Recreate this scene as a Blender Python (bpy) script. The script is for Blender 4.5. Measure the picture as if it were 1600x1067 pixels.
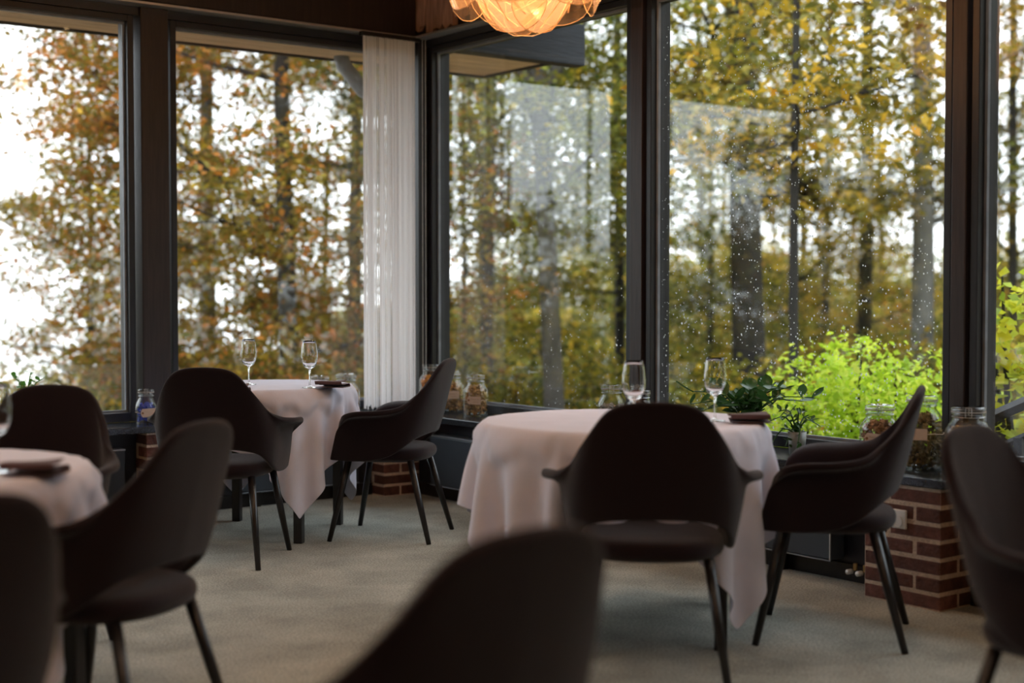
import bpy, bmesh, math, random
import numpy as np
from mathutils import Vector, Matrix

for o in list(bpy.data.objects):
    bpy.data.objects.remove(o)
S = bpy.context.scene
COL = S.collection

# ------------------------------------------------------------------ camera
FPX, YAW, PITCH, CAMH = 2222.2, math.radians(37.23), math.radians(1.96), 1.18
cd = bpy.data.cameras.new('camera'); cam = bpy.data.objects.new('camera', cd); COL.objects.link(cam)
cd.sensor_width = 36.0; cd.lens = 50.0; cd.clip_start = 0.05; cd.clip_end = 600
cam.location = (0, 0, CAMH)
cam.rotation_euler = (math.pi/2 - PITCH, 0, -YAW)
cd.dof.use_dof = True; cd.dof.focus_distance = 6.4; cd.dof.aperture_fstop = 1.5
S.camera = cam

# ------------------------------------------------------------------ world (even overcast sky)
W = bpy.data.worlds.new('overcast_sky'); S.world = W; W.use_nodes = True
wt = W.node_tree; wt.nodes.clear()
wo = wt.nodes.new('ShaderNodeOutputWorld'); wb = wt.nodes.new('ShaderNodeBackground')
wtc = wt.nodes.new('ShaderNodeTexCoord'); wsx = wt.nodes.new('ShaderNodeSeparateXYZ')
wr = wt.nodes.new('ShaderNodeValToRGB')
wr.color_ramp.elements[0].position = 0.0; wr.color_ramp.elements[0].color = (0.93, 0.97, 1.0, 1)
wr.color_ramp.elements[1].position = 0.25; wr.color_ramp.elements[1].color = (0.80, 0.86, 0.93, 1)
wt.links.new(wtc.outputs['Generated'], wsx.inputs[0]); wt.links.new(wsx.outputs['Z'], wr.inputs[0])
wt.links.new(wr.outputs[0], wb.inputs['Color']); wt.links.new(wb.outputs[0], wo.inputs[0])
wb.inputs['Strength'].default_value = 2.15
S.view_settings.view_transform = 'Standard'; S.view_settings.look = 'None'
S.view_settings.exposure = 0.98; S.view_settings.gamma = 1.0; S.view_settings.use_curve_mapping = False
S.cycles.max_bounces = 10; S.cycles.diffuse_bounces = 5; S.cycles.glossy_bounces = 4
S.cycles.transmission_bounces = 8; S.cycles.transparent_max_bounces = 24

# ------------------------------------------------------------------ photo helpers (pixel -> direction, distance from what it touches)
_F0 = np.array([math.sin(YAW), math.cos(YAW), 0.0]); _R = np.array([math.cos(YAW), -math.sin(YAW), 0.0]); _U0 = np.array([0, 0, 1.0])
_F = _F0*math.cos(PITCH) - _U0*math.sin(PITCH); _U = _U0*math.cos(PITCH) + _F0*math.sin(PITCH)
_O = np.array([0, 0, CAMH])
def at(px_, py_, **k):
    d = _F + (px_-800)/FPX*_R - (py_-533.5)/FPX*_U
    (a, v), = k.items(); i = 'xyz'.index(a)
    return _O + d*(v-_O[i])/d[i]
def along(px_, depth):                       # plan position on the bearing of a pixel column
    p = depth*(_F0 + (px_-800)/FPX*_R); return float(p[0]), float(p[1])

# ------------------------------------------------------------------ materials
MATS = {}
def nodes(name):
    m = bpy.data.materials.new(name); m.use_nodes = True
    nt = m.node_tree; return m, nt, nt.nodes['Principled BSDF'], nt.nodes, nt.links
def mat(name, col, rough=.5, var=.25, scale=20, bump=0, bscale=None, metal=0, sheen=0, spec=.5, stretch=None, objrand=0, coat=0):
    m, nt, b, N, L = nodes(name)
    tc = N.new('ShaderNodeTexCoord'); mp = N.new('ShaderNodeMapping')
    if stretch: mp.inputs['Scale'].default_value = stretch
    L.new(tc.outputs['Object'], mp.inputs[0])
    n = N.new('ShaderNodeTexNoise'); n.inputs['Scale'].default_value = scale; n.inputs['Detail'].default_value = 5
    L.new(mp.outputs[0], n.inputs['Vector'])
    r = N.new('ShaderNodeValToRGB'); r.color_ramp.elements[0].position = .3; r.color_ramp.elements[1].position = .72
    r.color_ramp.elements[0].color = tuple(c*(1-var) for c in col)+(1,)
    r.color_ramp.elements[1].color = tuple(min(1, c*(1+var)) for c in col)+(1,)
    L.new(n.outputs['Fac'], r.inputs[0])
    out = r.outputs[0]
    if objrand:
        oi = N.new('ShaderNodeObjectInfo'); mr = N.new('ShaderNodeMapRange')
        mr.inputs['To Min'].default_value = 1-objrand; mr.inputs['To Max'].default_value = 1+objrand
        L.new(oi.outputs['Random'], mr.inputs['Value'])
        hs = N.new('ShaderNodeHueSaturation'); L.new(mr.outputs[0], hs.inputs['Value']); L.new(out, hs.inputs['Color']); out = hs.outputs[0]
    L.new(out, b.inputs['Base Color'])
    b.inputs['Roughness'].default_value = rough; b.inputs['Metallic'].default_value = metal
    b.inputs['Specular IOR Level'].default_value = spec
    if sheen:
        b.inputs['Sheen Weight'].default_value = sheen; b.inputs['Sheen Roughness'].default_value = .45
    if coat: b.inputs['Coat Weight'].default_value = coat
    if bump:
        n2 = N.new('ShaderNodeTexNoise'); n2.inputs['Scale'].default_value = bscale or scale*3; n2.inputs['Detail'].default_value = 4
        L.new(mp.outputs[0], n2.inputs['Vector'])
        bp = N.new('ShaderNodeBump'); bp.inputs['Strength'].default_value = bump; bp.inputs['Distance'].default_value = .01
        L.new(n2.outputs['Fac'], bp.inputs['Height']); L.new(bp.outputs[0], b.inputs['Normal'])
    MATS[name] = m; return m
def thin_glass(name, tint=(1, 1, 1), ior=1.5, boost=1.0):
    m = bpy.data.materials.new(name); m.use_nodes = True; nt = m.node_tree; N = nt.nodes; L = nt.links; N.clear()
    o = N.new('ShaderNodeOutputMaterial'); mx = N.new('ShaderNodeMixShader'); t = N.new('ShaderNodeBsdfTransparent'); g = N.new('ShaderNodeBsdfGlossy')
    t.inputs['Color'].default_value = tint+(1,); g.inputs['Roughness'].default_value = 0.0
    ge = N.new('ShaderNodeNewGeometry'); dp_ = N.new('ShaderNodeVectorMath'); dp_.operation = 'DOT_PRODUCT'
    L.new(ge.outputs['Normal'], dp_.inputs[0]); L.new(ge.outputs['Incoming'], dp_.inputs[1])
    ab = N.new('ShaderNodeMath'); ab.operation = 'ABSOLUTE'; L.new(dp_.outputs['Value'], ab.inputs[0])
    om = N.new('ShaderNodeMath'); om.operation = 'SUBTRACT'; om.inputs[0].default_value = 1; L.new(ab.outputs[0], om.inputs[1])
    pw = N.new('ShaderNodeMath'); pw.operation = 'POWER'; pw.inputs[1].default_value = 5; L.new(om.outputs[0], pw.inputs[0])
    f0 = ((ior-1)/(ior+1))**2
    f = N.new('ShaderNodeMath'); f.operation = 'MULTIPLY_ADD'; f.inputs[1].default_value = 1-f0; f.inputs[2].default_value = f0; L.new(pw.outputs[0], f.inputs[0])
    mu = N.new('ShaderNodeMath'); mu.operation = 'MULTIPLY'; mu.inputs[1].default_value = boost; mu.use_clamp = True
    L.new(f.outputs[0], mu.inputs[0]); L.new(mu.outputs[0], mx.inputs[0]); L.new(t.outputs[0], mx.inputs[1]); L.new(g.outputs[0], mx.inputs[2]); L.new(mx.outputs[0], o.inputs[0])
    MATS[name] = m; return m
def leafmat(name, stops, trans=.38, nscale=.9, rough=.55, rnd=.55):
    m = bpy.data.materials.new(name); m.use_nodes = True; nt = m.node_tree; N = nt.nodes; L = nt.links; N.clear()
    o = N.new('ShaderNodeOutputMaterial'); mx = N.new('ShaderNodeMixShader'); d = N.new('ShaderNodeBsdfPrincipled'); t = N.new('ShaderNodeBsdfTranslucent')
    ge = N.new('ShaderNodeNewGeometry'); tc = N.new('ShaderNodeTexCoord'); no = N.new('ShaderNodeTexNoise')
    no.inputs['Scale'].default_value = nscale; no.inputs['Detail'].default_value = 3
    L.new(tc.outputs['Object'], no.inputs['Vector'])
    a = N.new('ShaderNodeMath'); a.operation = 'MULTIPLY'; a.inputs[1].default_value = rnd
    L.new(ge.outputs['Random Per Island'], a.inputs[0])
    s = N.new('ShaderNodeMapRange'); s.inputs['From Min'].default_value = .3; s.inputs['From Max'].default_value = .7; s.inputs['To Max'].default_value = 1-rnd
    L.new(no.outputs['Fac'], s.inputs['Value'])
    ad = N.new('ShaderNodeMath'); L.new(a.outputs[0], ad.inputs[0]); L.new(s.outputs[0], ad.inputs[1])
    r = N.new('ShaderNodeValToRGB')
    while len(r.color_ramp.elements) < len(stops): r.color_ramp.elements.new(.5)
    for e, (p, c) in zip(r.color_ramp.elements, stops): e.position = p; e.color = tuple(c)+(1,)
    L.new(ad.outputs[0], r.inputs[0]); L.new(r.outputs[0], d.inputs['Base Color']); L.new(r.outputs[0], t.inputs['Color'])
    d.inputs['Roughness'].default_value = rough; d.inputs['Specular IOR Level'].default_value = .3
    mx.inputs[0].default_value = trans
    L.new(d.outputs[0], mx.inputs[1]); L.new(t.outputs[0], mx.inputs[2]); L.new(mx.outputs[0], o.inputs[0])
    MATS[name] = m; return m

mat('aubergine_wool', (.0160, .0085, .0115), .9, .16, 260, .35, 500, sheen=.24, spec=.15)
mat('black_wood', (.012, .010, .011), .32, .4, 30, .05, 60, stretch=(6, 6, .6))
mat('linen', (.75, .74, .86), .85, .035, 9, .06, 420, sheen=.12, spec=.2)
mat('mauve_linen', (.125, .072, .078), .9, .15, 300, .2, 500, sheen=.2, spec=.15)
mat('brown_timber', (.027, .016, .0145), .42, .35, 9, .1, 30, stretch=(8, 8, .5))
mat('blue_black_paint', (.014, .015, .021), .38, .2, 12, .05, 60)
mat('rough_timber', (.46, .28, .20), .85, .4, 14, .9, 22, stretch=(4, 4, .35), objrand=.35)
mat('soffit_timber', (.74, .58, .45), .7, .25, 6, .3, 18, stretch=(.4, 5, 5), objrand=.1)
mat('charcoal_timber', (.045, .05, .06), .75, .4, 10, .6, 20, stretch=(.5, 8, 8))
mat('granite', (.022, .025, .030), .16, .9, 240, .04, 300, spec=.6)
mat('convector_steel', (.042, .052, .066), .42, .08, 4, .03, 250)
mat('brick', (.135, .052, .038), .85, .35, 28, .7, 60, objrand=.3)
mat('mortar', (.66, .52, .40), .95, .2, 60, .8, 120)
mat('dark_plaster', (.05, .042, .038), .8, .2, 5, .1, 40)
mat('warm_wall', (.52, .46, .40), .85, .15, 5, .2, 60)
mat('ceiling_wood', (.58, .48, .40), .6, .25, 5, .2, 18, stretch=(.5, 6, 6))  # out-of-view ceiling, made pale to bounce light onto the tables
mat('aluminium', (.55, .55, .56), .35, .05, 10, metal=.8)
mat('white_plastic', (.78, .77, .74), .4, .03, 8)
mat('dark_socket', (.03, .03, .03), .5, .1, 8)
mat('brass', (.55, .38, .16), .35, .1, 8, metal=.9)
mat('steel_wire', (.45, .45, .46), .3, .1, 8, metal=.9)
leafmat('string_cotton', [(.0, (.80, .77, .77)), (1, (.97, .95, .95))], trans=.5, nscale=1, rough=.9)
mat('kraft_tag', (.62, .50, .40), .85, .06, 60)
mat('ink', (.05, .035, .03), .8, .1, 50)
mat('zinc_pipe', (.22, .25, .29), .5, .25, 10, .1, 30)
mat('rail_paint', (.045, .048, .055), .45, .4, 60, .1, 90)
mat('bark_dark', (.026, .023, .019), .95, .45, 5, .9, 9, stretch=(1, 1, .35))
mat('bark_grey', (.15, .145, .13), .92, .35, 5, .7, 8, stretch=(1, 1, .5))
mat('bark_mid', (.065, .058, .048), .93, .4, 5, .8, 8, stretch=(1, 1, .4))
mat('leaf_litter', (.16, .10, .04), .95, .5, 1.2, .5, 6)
mat('pot_glaze', (.20, .22, .21), .3, .1, 10)
mat('jar_blue', (.03, .06, .42), .6, .5, 60)
mat('jar_dried', (.46, .28, .12), .9, .6, 60)
mat('jar_brown', (.30, .15, .07), .9, .6, 60)
mat('jar_herb', (.20, .14, .05), .9, .6, 60)
mat('jar_orange', (.90, .32, .04), .5, .4, 40)
mat('jar_red', (.25, .03, .015), .25, .3, 20)
mat('jar_grey', (.36, .33, .30), .85, .4, 50)
mat('bulb_base', (.5, .5, .5), .4, .05, 8, metal=.8)
thin_glass('pane_glass', (.97, .985, .98), 1.52, 1.15)
thin_glass('jar_glass', (.965, .985, .985), 1.5, 1.3)
m = bpy.data.materials.new('crystal'); m.use_nodes = True; m.node_tree.nodes.clear(); N = m.node_tree.nodes
g = N.new('ShaderNodeBsdfGlass'); g.inputs['IOR'].default_value = 1.45; g.inputs['Roughness'].default_value = 0
oo = N.new('ShaderNodeOutputMaterial'); m.node_tree.links.new(g.outputs[0], oo.inputs[0]); MATS['crystal'] = m
m = bpy.data.materials.new('water_drop'); m.use_nodes = True; m.node_tree.nodes.clear(); N = m.node_tree.nodes
g = N.new('ShaderNodeBsdfGlass'); g.inputs['IOR'].default_value = 1.33; g.inputs['Roughness'].default_value = .05
tl = N.new('ShaderNodeBsdfTranslucent'); tl.inputs['Color'].default_value = (.95, .97, 1, 1); mx = N.new('ShaderNodeMixShader'); mx.inputs[0].default_value = .45
oo = N.new('ShaderNodeOutputMaterial'); LK = m.node_tree.links; LK.new(g.outputs[0], mx.inputs[1]); LK.new(tl.outputs[0], mx.inputs[2]); LK.new(mx.outputs[0], oo.inputs[0]); MATS['water_drop'] = m
m = bpy.data.materials.new('bulb_glow'); m.use_nodes = True; m.node_tree.nodes.clear(); N = m.node_tree.nodes
g = N.new('ShaderNodeEmission'); g.inputs['Color'].default_value = (1, .62, .28, 1); g.inputs['Strength'].default_value = 5
oo = N.new('ShaderNodeOutputMaterial'); m.node_tree.links.new(g.outputs[0], oo.inputs[0]); MATS['bulb_glow'] = m
def petal_mat():
    m = bpy.data.materials.new('acrylic'); m.use_nodes = True; nt = m.node_tree; N = nt.nodes; L = nt.links; N.clear()
    o = N.new('ShaderNodeOutputMaterial'); t = N.new('ShaderNodeBsdfTransparent'); t.inputs['Color'].default_value = (1, .88, .74, 1)
    tl = N.new('ShaderNodeBsdfTranslucent'); tl.inputs['Color'].default_value = (.68, .45, .27, 1)
    g = N.new('ShaderNodeBsdfGlossy'); g.inputs['Roughness'].default_value = .12; g.inputs['Color'].default_value = (1, .85, .7, 1)
    a = N.new('ShaderNodeMixShader'); a.inputs[0].default_value = .34
    b = N.new('ShaderNodeMixShader'); b.inputs[0].default_value = .12
    L.new(t.outputs[0], a.inputs[1]); L.new(tl.outputs[0], a.inputs[2]); L.new(a.outputs[0], b.inputs[1]); L.new(g.outputs[0], b.inputs[2]); L.new(b.outputs[0], o.inputs[0])
    MATS['acrylic'] = m
petal_mat()
mat('acrylic_edge_glow', (1.0, .62, .30), .4, .05, 10)  # strong orange mimics lamp light gathering in petal rims and ribs

def carpet():
    m, nt, b, N, L = nodes('carpet')
    tc = N.new('ShaderNodeTexCoord')
    def noise(sc, det=4):
        n = N.new('ShaderNodeTexNoise'); n.inputs['Scale'].default_value = sc; n.inputs['Detail'].default_value = det; L.new(tc.outputs['Object'], n.inputs['Vector']); return n
    n1 = noise(3.2, 6); n2 = noise(120, 3); n3 = noise(18, 4)
    r = N.new('ShaderNodeValToRGB'); r.color_ramp.elements[0].position = .34; r.color_ramp.elements[1].position = .66
    r.color_ramp.elements[0].color = (.285, .285, .24, 1); r.color_ramp.elements[1].color = (.47, .47, .40, 1)
    L.new(n1.outputs['Fac'], r.inputs[0])
    r2 = N.new('ShaderNodeValToRGB'); r2.color_ramp.elements[0].position = .3; r2.color_ramp.elements[1].position = .7
    r2.color_ramp.elements[0].color = (.52, .52, .52, 1); r2.color_ramp.elements[1].color = (1.28, 1.28, 1.28, 1)
    L.new(n2.outputs['Fac'], r2.inputs[0])
    mx = N.new('ShaderNodeMix'); mx.data_type = 'RGBA'; mx.blend_type = 'MULTIPLY'; mx.inputs[0].default_value = 1
    L.new(r.outputs[0], mx.inputs[6]); L.new(r2.outputs[0], mx.inputs[7])
    L.new(mx.outputs[2], b.inputs['Base Color']); b.inputs['Roughness'].default_value = .97; b.inputs['Specular IOR Level'].default_value = .1
    b.inputs['Sheen Weight'].default_value = .15
    ad = N.new('ShaderNodeMath'); L.new(n2.outputs['Fac'], ad.inputs[0]); L.new(n3.outputs['Fac'], ad.inputs[1])
    bp = N.new('ShaderNodeBump'); bp.inputs['Strength'].default_value = .6; bp.inputs['Distance'].default_value = .012
    L.new(ad.outputs[0], bp.inputs['Height']); L.new(bp.outputs[0], b.inputs['Normal']); MATS['carpet'] = m
carpet()
ORANGE, YEL, OLIVE, GREEN, BROWN, LIME = (.55, .19, .028), (.70, .43, .035), (.105, .105, .02), (.042, .07, .016), (.10, .042, .014), (.52, .62, .06)
leafmat('leaf_copper', [(.08, BROWN), (.24, ORANGE), (.42, (.26, .16, .03)), (.6, OLIVE), (.78, (.34, .25, .03)), (1, YEL)])
leafmat('leaf_gold', [(.08, BROWN), (.28, OLIVE), (.5, (.28, .23, .03)), (.78, YEL), (1, ORANGE)])
leafmat('leaf_olive', [(.1, GREEN), (.4, OLIVE), (.62, (.24, .26, .03)), (.85, (.55, .40, .035)), (1, YEL)])
leafmat('leaf_forest', [(.1, (.05, .068, .016)), (.36, (.12, .13, .022)), (.58, (.30, .28, .03)), (.8, YEL), (.95, ORANGE), (1, BROWN)], nscale=.5)
leafmat('leaf_lime', [(.1, (.30, .48, .04)), (.4, (.52, .70, .05)), (.75, (.76, .84, .09)), (1, (.92, .90, .30))], nscale=3, trans=.5)
leafmat('leaf_vine', [(.1, (.30, .42, .04)), (.45, (.62, .68, .06)), (.8, (.85, .76, .05)), (1, (.80, .60, .05))], nscale=4)
leafmat('leaf_pot', [(.1, (.025, .075, .02)), (.6, (.05, .13, .03)), (1, (.10, .22, .05))], trans=.2, nscale=8, rough=.3)
leafmat('leaf_succulent', [(.1, (.07, .2, .03)), (.6, (.13, .33, .05)), (1, (.25, .45, .08))], trans=.3, nscale=8, rough=.35)

# ------------------------------------------------------------------ mesh helpers
def tag(o, label=None, cat=None, group=None, kind=None):
    if label: o['label'] = label
    if cat: o['category'] = cat
    if group: o['group'] = group
    if kind: o['kind'] = kind
    return o
def link(name, me, parent=None, m=None, smooth=False):
    if m and not me.materials: me.materials.append(MATS[m])
    if smooth: me.polygons.foreach_set('use_smooth', [True]*len(me.polygons))
    o = bpy.data.objects.new(name, me); COL.objects.link(o)
    if parent: o.parent = parent
    return o
def empty(name, loc=(0, 0, 0), rz=0, parent=None):
    o = bpy.data.objects.new(name, None); COL.objects.link(o); o.location = loc; o.rotation_euler = (0, 0, rz); o.empty_display_size = .1
    if parent: o.parent = parent
    return o
def copy_tree(o, parent=None):
    c = o.copy(); COL.objects.link(c); c.parent = parent
    for ch in o.children: copy_tree(ch, c)
    return c
class MB:
    def __init__(s): s.v = []; s.f = []
    def box(s, x0, x1, y0, y1, z0, z1):
        b = len(s.v)
        s.v += [(x0, y0, z0), (x1, y0, z0), (x1, y1, z0), (x0, y1, z0), (x0, y0, z1), (x1, y0, z1), (x1, y1, z1), (x0, y1, z1)]
        s.f += [(b, b+3, b+2, b+1), (b+4, b+5, b+6, b+7), (b, b+1, b+5, b+4), (b+1, b+2, b+6, b+5), (b+2, b+3, b+7, b+6), (b+3, b, b+4, b+7)]
        return s
    def tube(s, pts, rad, n=8, cap=True):
        pts = [Vector(p) for p in pts]; b = len(s.v)
        up = Vector((0, 0, 1)); prev = None
        for i, p in enumerate(pts):
            d = (pts[min(i+1, len(pts)-1)]-pts[max(i-1, 0)]).normalized()
            if prev is None:
                a = d.cross(up if abs(d.z) < .9 else Vector((1, 0, 0))).normalized()
            else:
                a = (prev - d*prev.dot(d)).normalized()
            prev = a; c = d.cross(a); r = rad[i] if hasattr(rad, '__len__') else rad
            for k in range(n):
                t = 2*math.pi*k/n; s.v.append(tuple(p + a*(r*math.cos(t)) + c*(r*math.sin(t))))
        m = len(pts)
        for i in range(m-1):
            for k in range(n):
                k2 = (k+1) % n; s.f.append((b+i*n+k, b+i*n+k2, b+(i+1)*n+k2, b+(i+1)*n+k))
        if cap:
            s.f.append(tuple(b+k for k in range(n))[::-1]); s.f.append(tuple(b+(m-1)*n+k for k in range(n)))
        return s
    def lathe(s, prof, n=32, c=(0, 0, 0)):
        b = len(s.v)
        for r, z in prof:
            for k in range(n):
                t = 2*math.pi*k/n; s.v.append((c[0]+r*math.cos(t), c[1]+r*math.sin(t), c[2]+z))
        for i in range(len(prof)-1):
            for k in range(n):
                k2 = (k+1) % n; s.f.append((b+i*n+k, b+i*n+k2, b+(i+1)*n+k2, b+(i+1)*n+k))
        return s
    def octa(s, c, r, rng):
        b = len(s.v); q = [rng.uniform(.5, 1.2)*r for _ in range(6)]
        M = Matrix.Rotation(rng.uniform(0, 6), 3, Vector((rng.uniform(-1, 1), rng.uniform(-1, 1), rng.uniform(-1, 1)+.01)).normalized())
        for i, d in enumerate([(1, 0, 0), (-1, 0, 0), (0, 1, 0), (0, -1, 0), (0, 0, 1), (0, 0, -1)]):
            s.v.append(tuple(Vector(c) + M @ (Vector(d)*q[i])))
        s.f += [(b, b+2, b+4), (b+2, b+1, b+4), (b+1, b+3, b+4), (b+3, b, b+4), (b+2, b, b+5), (b+1, b+2, b+5), (b+3, b+1, b+5), (b, b+3, b+5)]
        return s
    def mesh(s, name):
        me = bpy.data.meshes.new(name); me.from_pydata(s.v, [], s.f); me.update(); return me
    def build(s, name, m, parent=None, smooth=False, bevel=0):
        o = link(name, s.mesh(name), parent, m, smooth)
        if bevel:
            md = o.modifiers.new('edge', 'BEVEL'); md.width = bevel; md.segments = 2; md.limit_method = 'ANGLE'
        return o
def npmesh(name, V, Q):
    V = np.asarray(V, np.float32); Q = np.asarray(Q, np.int32); n = len(Q); k = Q.shape[1]
    me = bpy.data.meshes.new(name); me.vertices.add(len(V)); me.vertices.foreach_set('co', V.ravel())
    me.loops.add(n*k); me.loops.foreach_set('vertex_index', Q.ravel())
    me.polygons.add(n); me.polygons.foreach_set('loop_start', np.arange(n, dtype=np.int32)*k)
    try: me.polygons.foreach_set('loop_total', np.full(n, k, np.int32))
    except Exception: pass
    me.update(calc_edges=True); return me
def struct(o, label, cat): return tag(o, label, cat, kind='structure')

# ================================================================== ROOM SHELL
XI, XG, XO = 4.80, 4.86, 4.93          # right-hand glazing: inner face, glass, outer face
YI, YG, YO = 7.28, 7.34, 7.41          # left-hand glazing
ZB, ZT = .54, 2.62                     # clear glass bottom / top
SILL = .49
CEIL = 3.35
X0, Y0 = -4.2, -4.2                    # far corner of the room behind the camera
struct(MB().box(X0-.2, XO, Y0-.2, YO, -.25, 0).build('floor', 'carpet'), 'grey green cut pile carpet with trodden mottling', 'floor')
struct(MB().box(X0-.2, XO, Y0-.2, YO, CEIL, CEIL+.12).build('ceiling', 'ceiling_wood'), 'timber ceiling above the dining room, made pale to bounce light', 'ceiling')
struct(MB().box(X0, 4.62, 7.12, YO, 0, .455).box(X0, 4.74, YI-.01, YO, 2.655, CEIL).build('wall_left', 'blue_black_paint'),
       'black painted dado and timber header of the window wall with the thread curtain', 'wall')
struct(MB().box(4.62, XO, Y0, YO, 0, .455).box(XI-.01, XO, Y0, 7.4, 2.655, CEIL).build('wall_right', 'blue_black_paint'),
       'black painted dado and header of the window wall beside the rain specked panes', 'wall')
struct(MB().box(X0-.2, XO, Y0-.2, Y0, 0, CEIL).build('wall_back', 'dark_plaster'), 'dark plaster wall behind the diners', 'wall')
struct(MB().box(X0-.2, X0, Y0, YO, 0, CEIL).build('wall_side', 'warm_wall'), 'plain warm plaster side wall of the room', 'wall')
# skirting strips
struct(MB().box(X0, 4.37, 7.105, 7.12, 0, .07).build('baseboard_left', 'black_wood'), 'black skirting under the convectors by the thread curtain', 'baseboard')
struct(MB().box(4.605, 4.62, Y0, 6.97, 0, .07).build('baseboard_right', 'black_wood'), 'black skirting under the long convector', 'baseboard')
# header boards, ledge rails
struct(MB().box(X0, 4.74, 7.19, YI-.01, 2.72, 2.98).box(X0, 4.74, 7.22, YI-.01, 2.98, CEIL).build('trim_1', 'brown_timber', bevel=.004), 'broad dark timber fascia over the windows with the curtain', 'trim')
struct(MB().box(X0, 4.74, 7.17, YI-.01, 2.70, 2.712).build('trim_2', 'aluminium'), 'thin metal ledge running over the curtained window', 'trim')
struct(MB().box(4.70, XI-.01, Y0, 7.19, 2.695, 2.707).build('trim_3', 'aluminium'), 'thin metal ledge running under the rough boards', 'trim')
# posts (each a trim)
def post(n, axis, a0, a1, lab):
    b = MB()
    if axis == 'y': b.box(XI-.015, XO+.01, a0, a1, .49, 2.70)
    else: b.box(a0, a1, YI-.03, YO+.01, .49, 2.70)
    struct(b.build('trim_%d' % n, 'brown_timber', bevel=.004), lab, 'post')
post(4, 'y', 5.235, 5.322, 'dark timber post behind the clip jars of red syrup')
post(5, 'y', 3.365, 3.433, 'dark timber post above the brick pier with the socket')
post(6, 'x', 3.030, 3.187, 'wide dark timber post above the blue jar')
struct(MB().box(4.735, XO+.01, 7.155, YO+.01, .49, 2.70).build('trim_7', 'blue_black_paint', bevel=.004), 'dark corner post where both window walls meet', 'post')
post(8, 'y', 1.49, 1.57, 'dark timber post nearer the entrance on the pier side')
post(9, 'y', -.39, -.31, 'dark timber post far along the pier side')
post(10, 'x', 1.27, 1.38, 'dark timber post far along the curtain side')
post(11, 'x', -.48, -.37, 'dark timber post farthest along the curtain side')
# windows: frame mesh is the structure, pane and bead are its parts
def window(n, axis, a0, a1, lab):
    w = .034
    def bx(b, p0, p1, d0, d1, z0, z1):
        if axis == 'y': b.box(d0, d1, p0, p1, z0, z1)
        else: b.box(p0, p1, d0, d1, z0, z1)
    i, g, o = (XI, XG, XO) if axis == 'y' else (YI, YG, YO)
    f = MB()
    bx(f, a0-w, a0, i, o, ZB-.05, ZT+w); bx(f, a1, a1+w, i, o, ZB-.05, ZT+w)
    bx(f, a0, a1, i, o, ZB-.05, ZB); bx(f, a0, a1, i, o, ZT, ZT+w)
    fo = f.build('window_%d' % n, 'blue_black_paint', bevel=.003); struct(fo, lab, 'window')
    bd = MB(); t = .012
    bx(bd, a0, a1, g-.022, g-.006, ZB, ZB+t); bx(bd, a0, a1, g-.022, g-.006, ZT-t, ZT); bx(bd, a0, a0+t, g-.022, g-.006, ZB+t, ZT-t); bx(bd, a1-t, a1, g-.022, g-.006, ZB+t, ZT-t)
    bd.build('glazing_bead', 'zinc_pipe', fo)
    p = MB(); bx(p, a0, a1, g-.003, g+.003, ZB, ZT); p.build('pane', 'pane_glass', fo)
    return fo
window(1, 'x', 1.42, 2.97, 'large fixed window open to the pale sky beside the copper tree')
window(2, 'x', 3.245, 4.70, 'window with the thread curtain drawn to its end')
window(3, 'y', 5.367, 7.11, 'window over the two dried flower jars')
window(4, 'y', 3.478, 5.187, 'wide window specked with raindrops above the green shrub')
window(5, 'y', 1.61, 3.32, 'window looking out on the vine and stair rail')
window(6, 'y', -.27, 1.45, 'window farther along the pier side wall')
window(7, 'y', -2.2, -.43, 'last window along the pier side wall')
window(8, 'x', -.33, 1.23, 'window farther along the curtain side wall')
window(9, 'x', -2.1, -.52, 'last window along the curtain side wall')
struct(MB().box(XI, XO, Y0, -2.24, .455, 2.66).build('wall_infill', 'warm_wall'), 'solid wall past the last pier side window', 'wall')
struct(MB().box(X0, -2.14, YI, YO, .455, 2.66).build('wall_end', 'warm_wall'), 'solid wall past the last curtain side window', 'wall')
# stone sills
struct(MB().box(X0, XI, 6.965, YI, .455, SILL).build('trim_12', 'granite', bevel=.004), 'black speckled stone sill below the curtain side windows', 'sill')
struct(MB().box(4.445, XI, Y0, 6.964, .455, SILL).box(4.405, 4.4449, 3.18, 3.56, .455, SILL).build('trim_13', 'granite', bevel=.004), 'black speckled stone sill carrying the row of clip jars', 'sill')

# rough boards above the right-hand windows, each its own piece
rng = random.Random(5)
rb = empty('trim_14', (XI-.012, 0, 0)); struct(rb, 'rough sawn upright boards with ragged lower ends over the ledge', 'boards')
y = 7.24
while y > 2.2:
    w = rng.uniform(.09, .15); zl = 2.735+rng.uniform(0, .035); b = MB(); d = rng.uniform(.022, .04); k = 5
    vs = []
    for j in range(k+1):
        yy = -w/2+w*j/k; zz = rng.uniform(-.02, .02); vs.append((yy, zz))
    v = []; f = []
    for yy, zz in vs: v += [(-d, yy, zz), (0, yy, zz+.012), (-d*.8, yy, CEIL-zl-.01), (0, yy, CEIL-zl-.01)]
    for j in range(k):
        a = 4*j; c = a+4; f += [(a, a+2, c+2, c), (a+1, c+1, c+3, a+3), (a, c, c+1, a+1), (a+2, a+3, c+3, c+2)]
    f += [(0, 1, 3, 2), (4*k, 4*k+2, 4*k+3, 4*k+1)]
    b.v, b.f = v, f
    o = b.build('board', 'rough_timber', rb); o.location = (0, y-w/2, zl); y -= w+rng.uniform(.002, .008)

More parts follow.
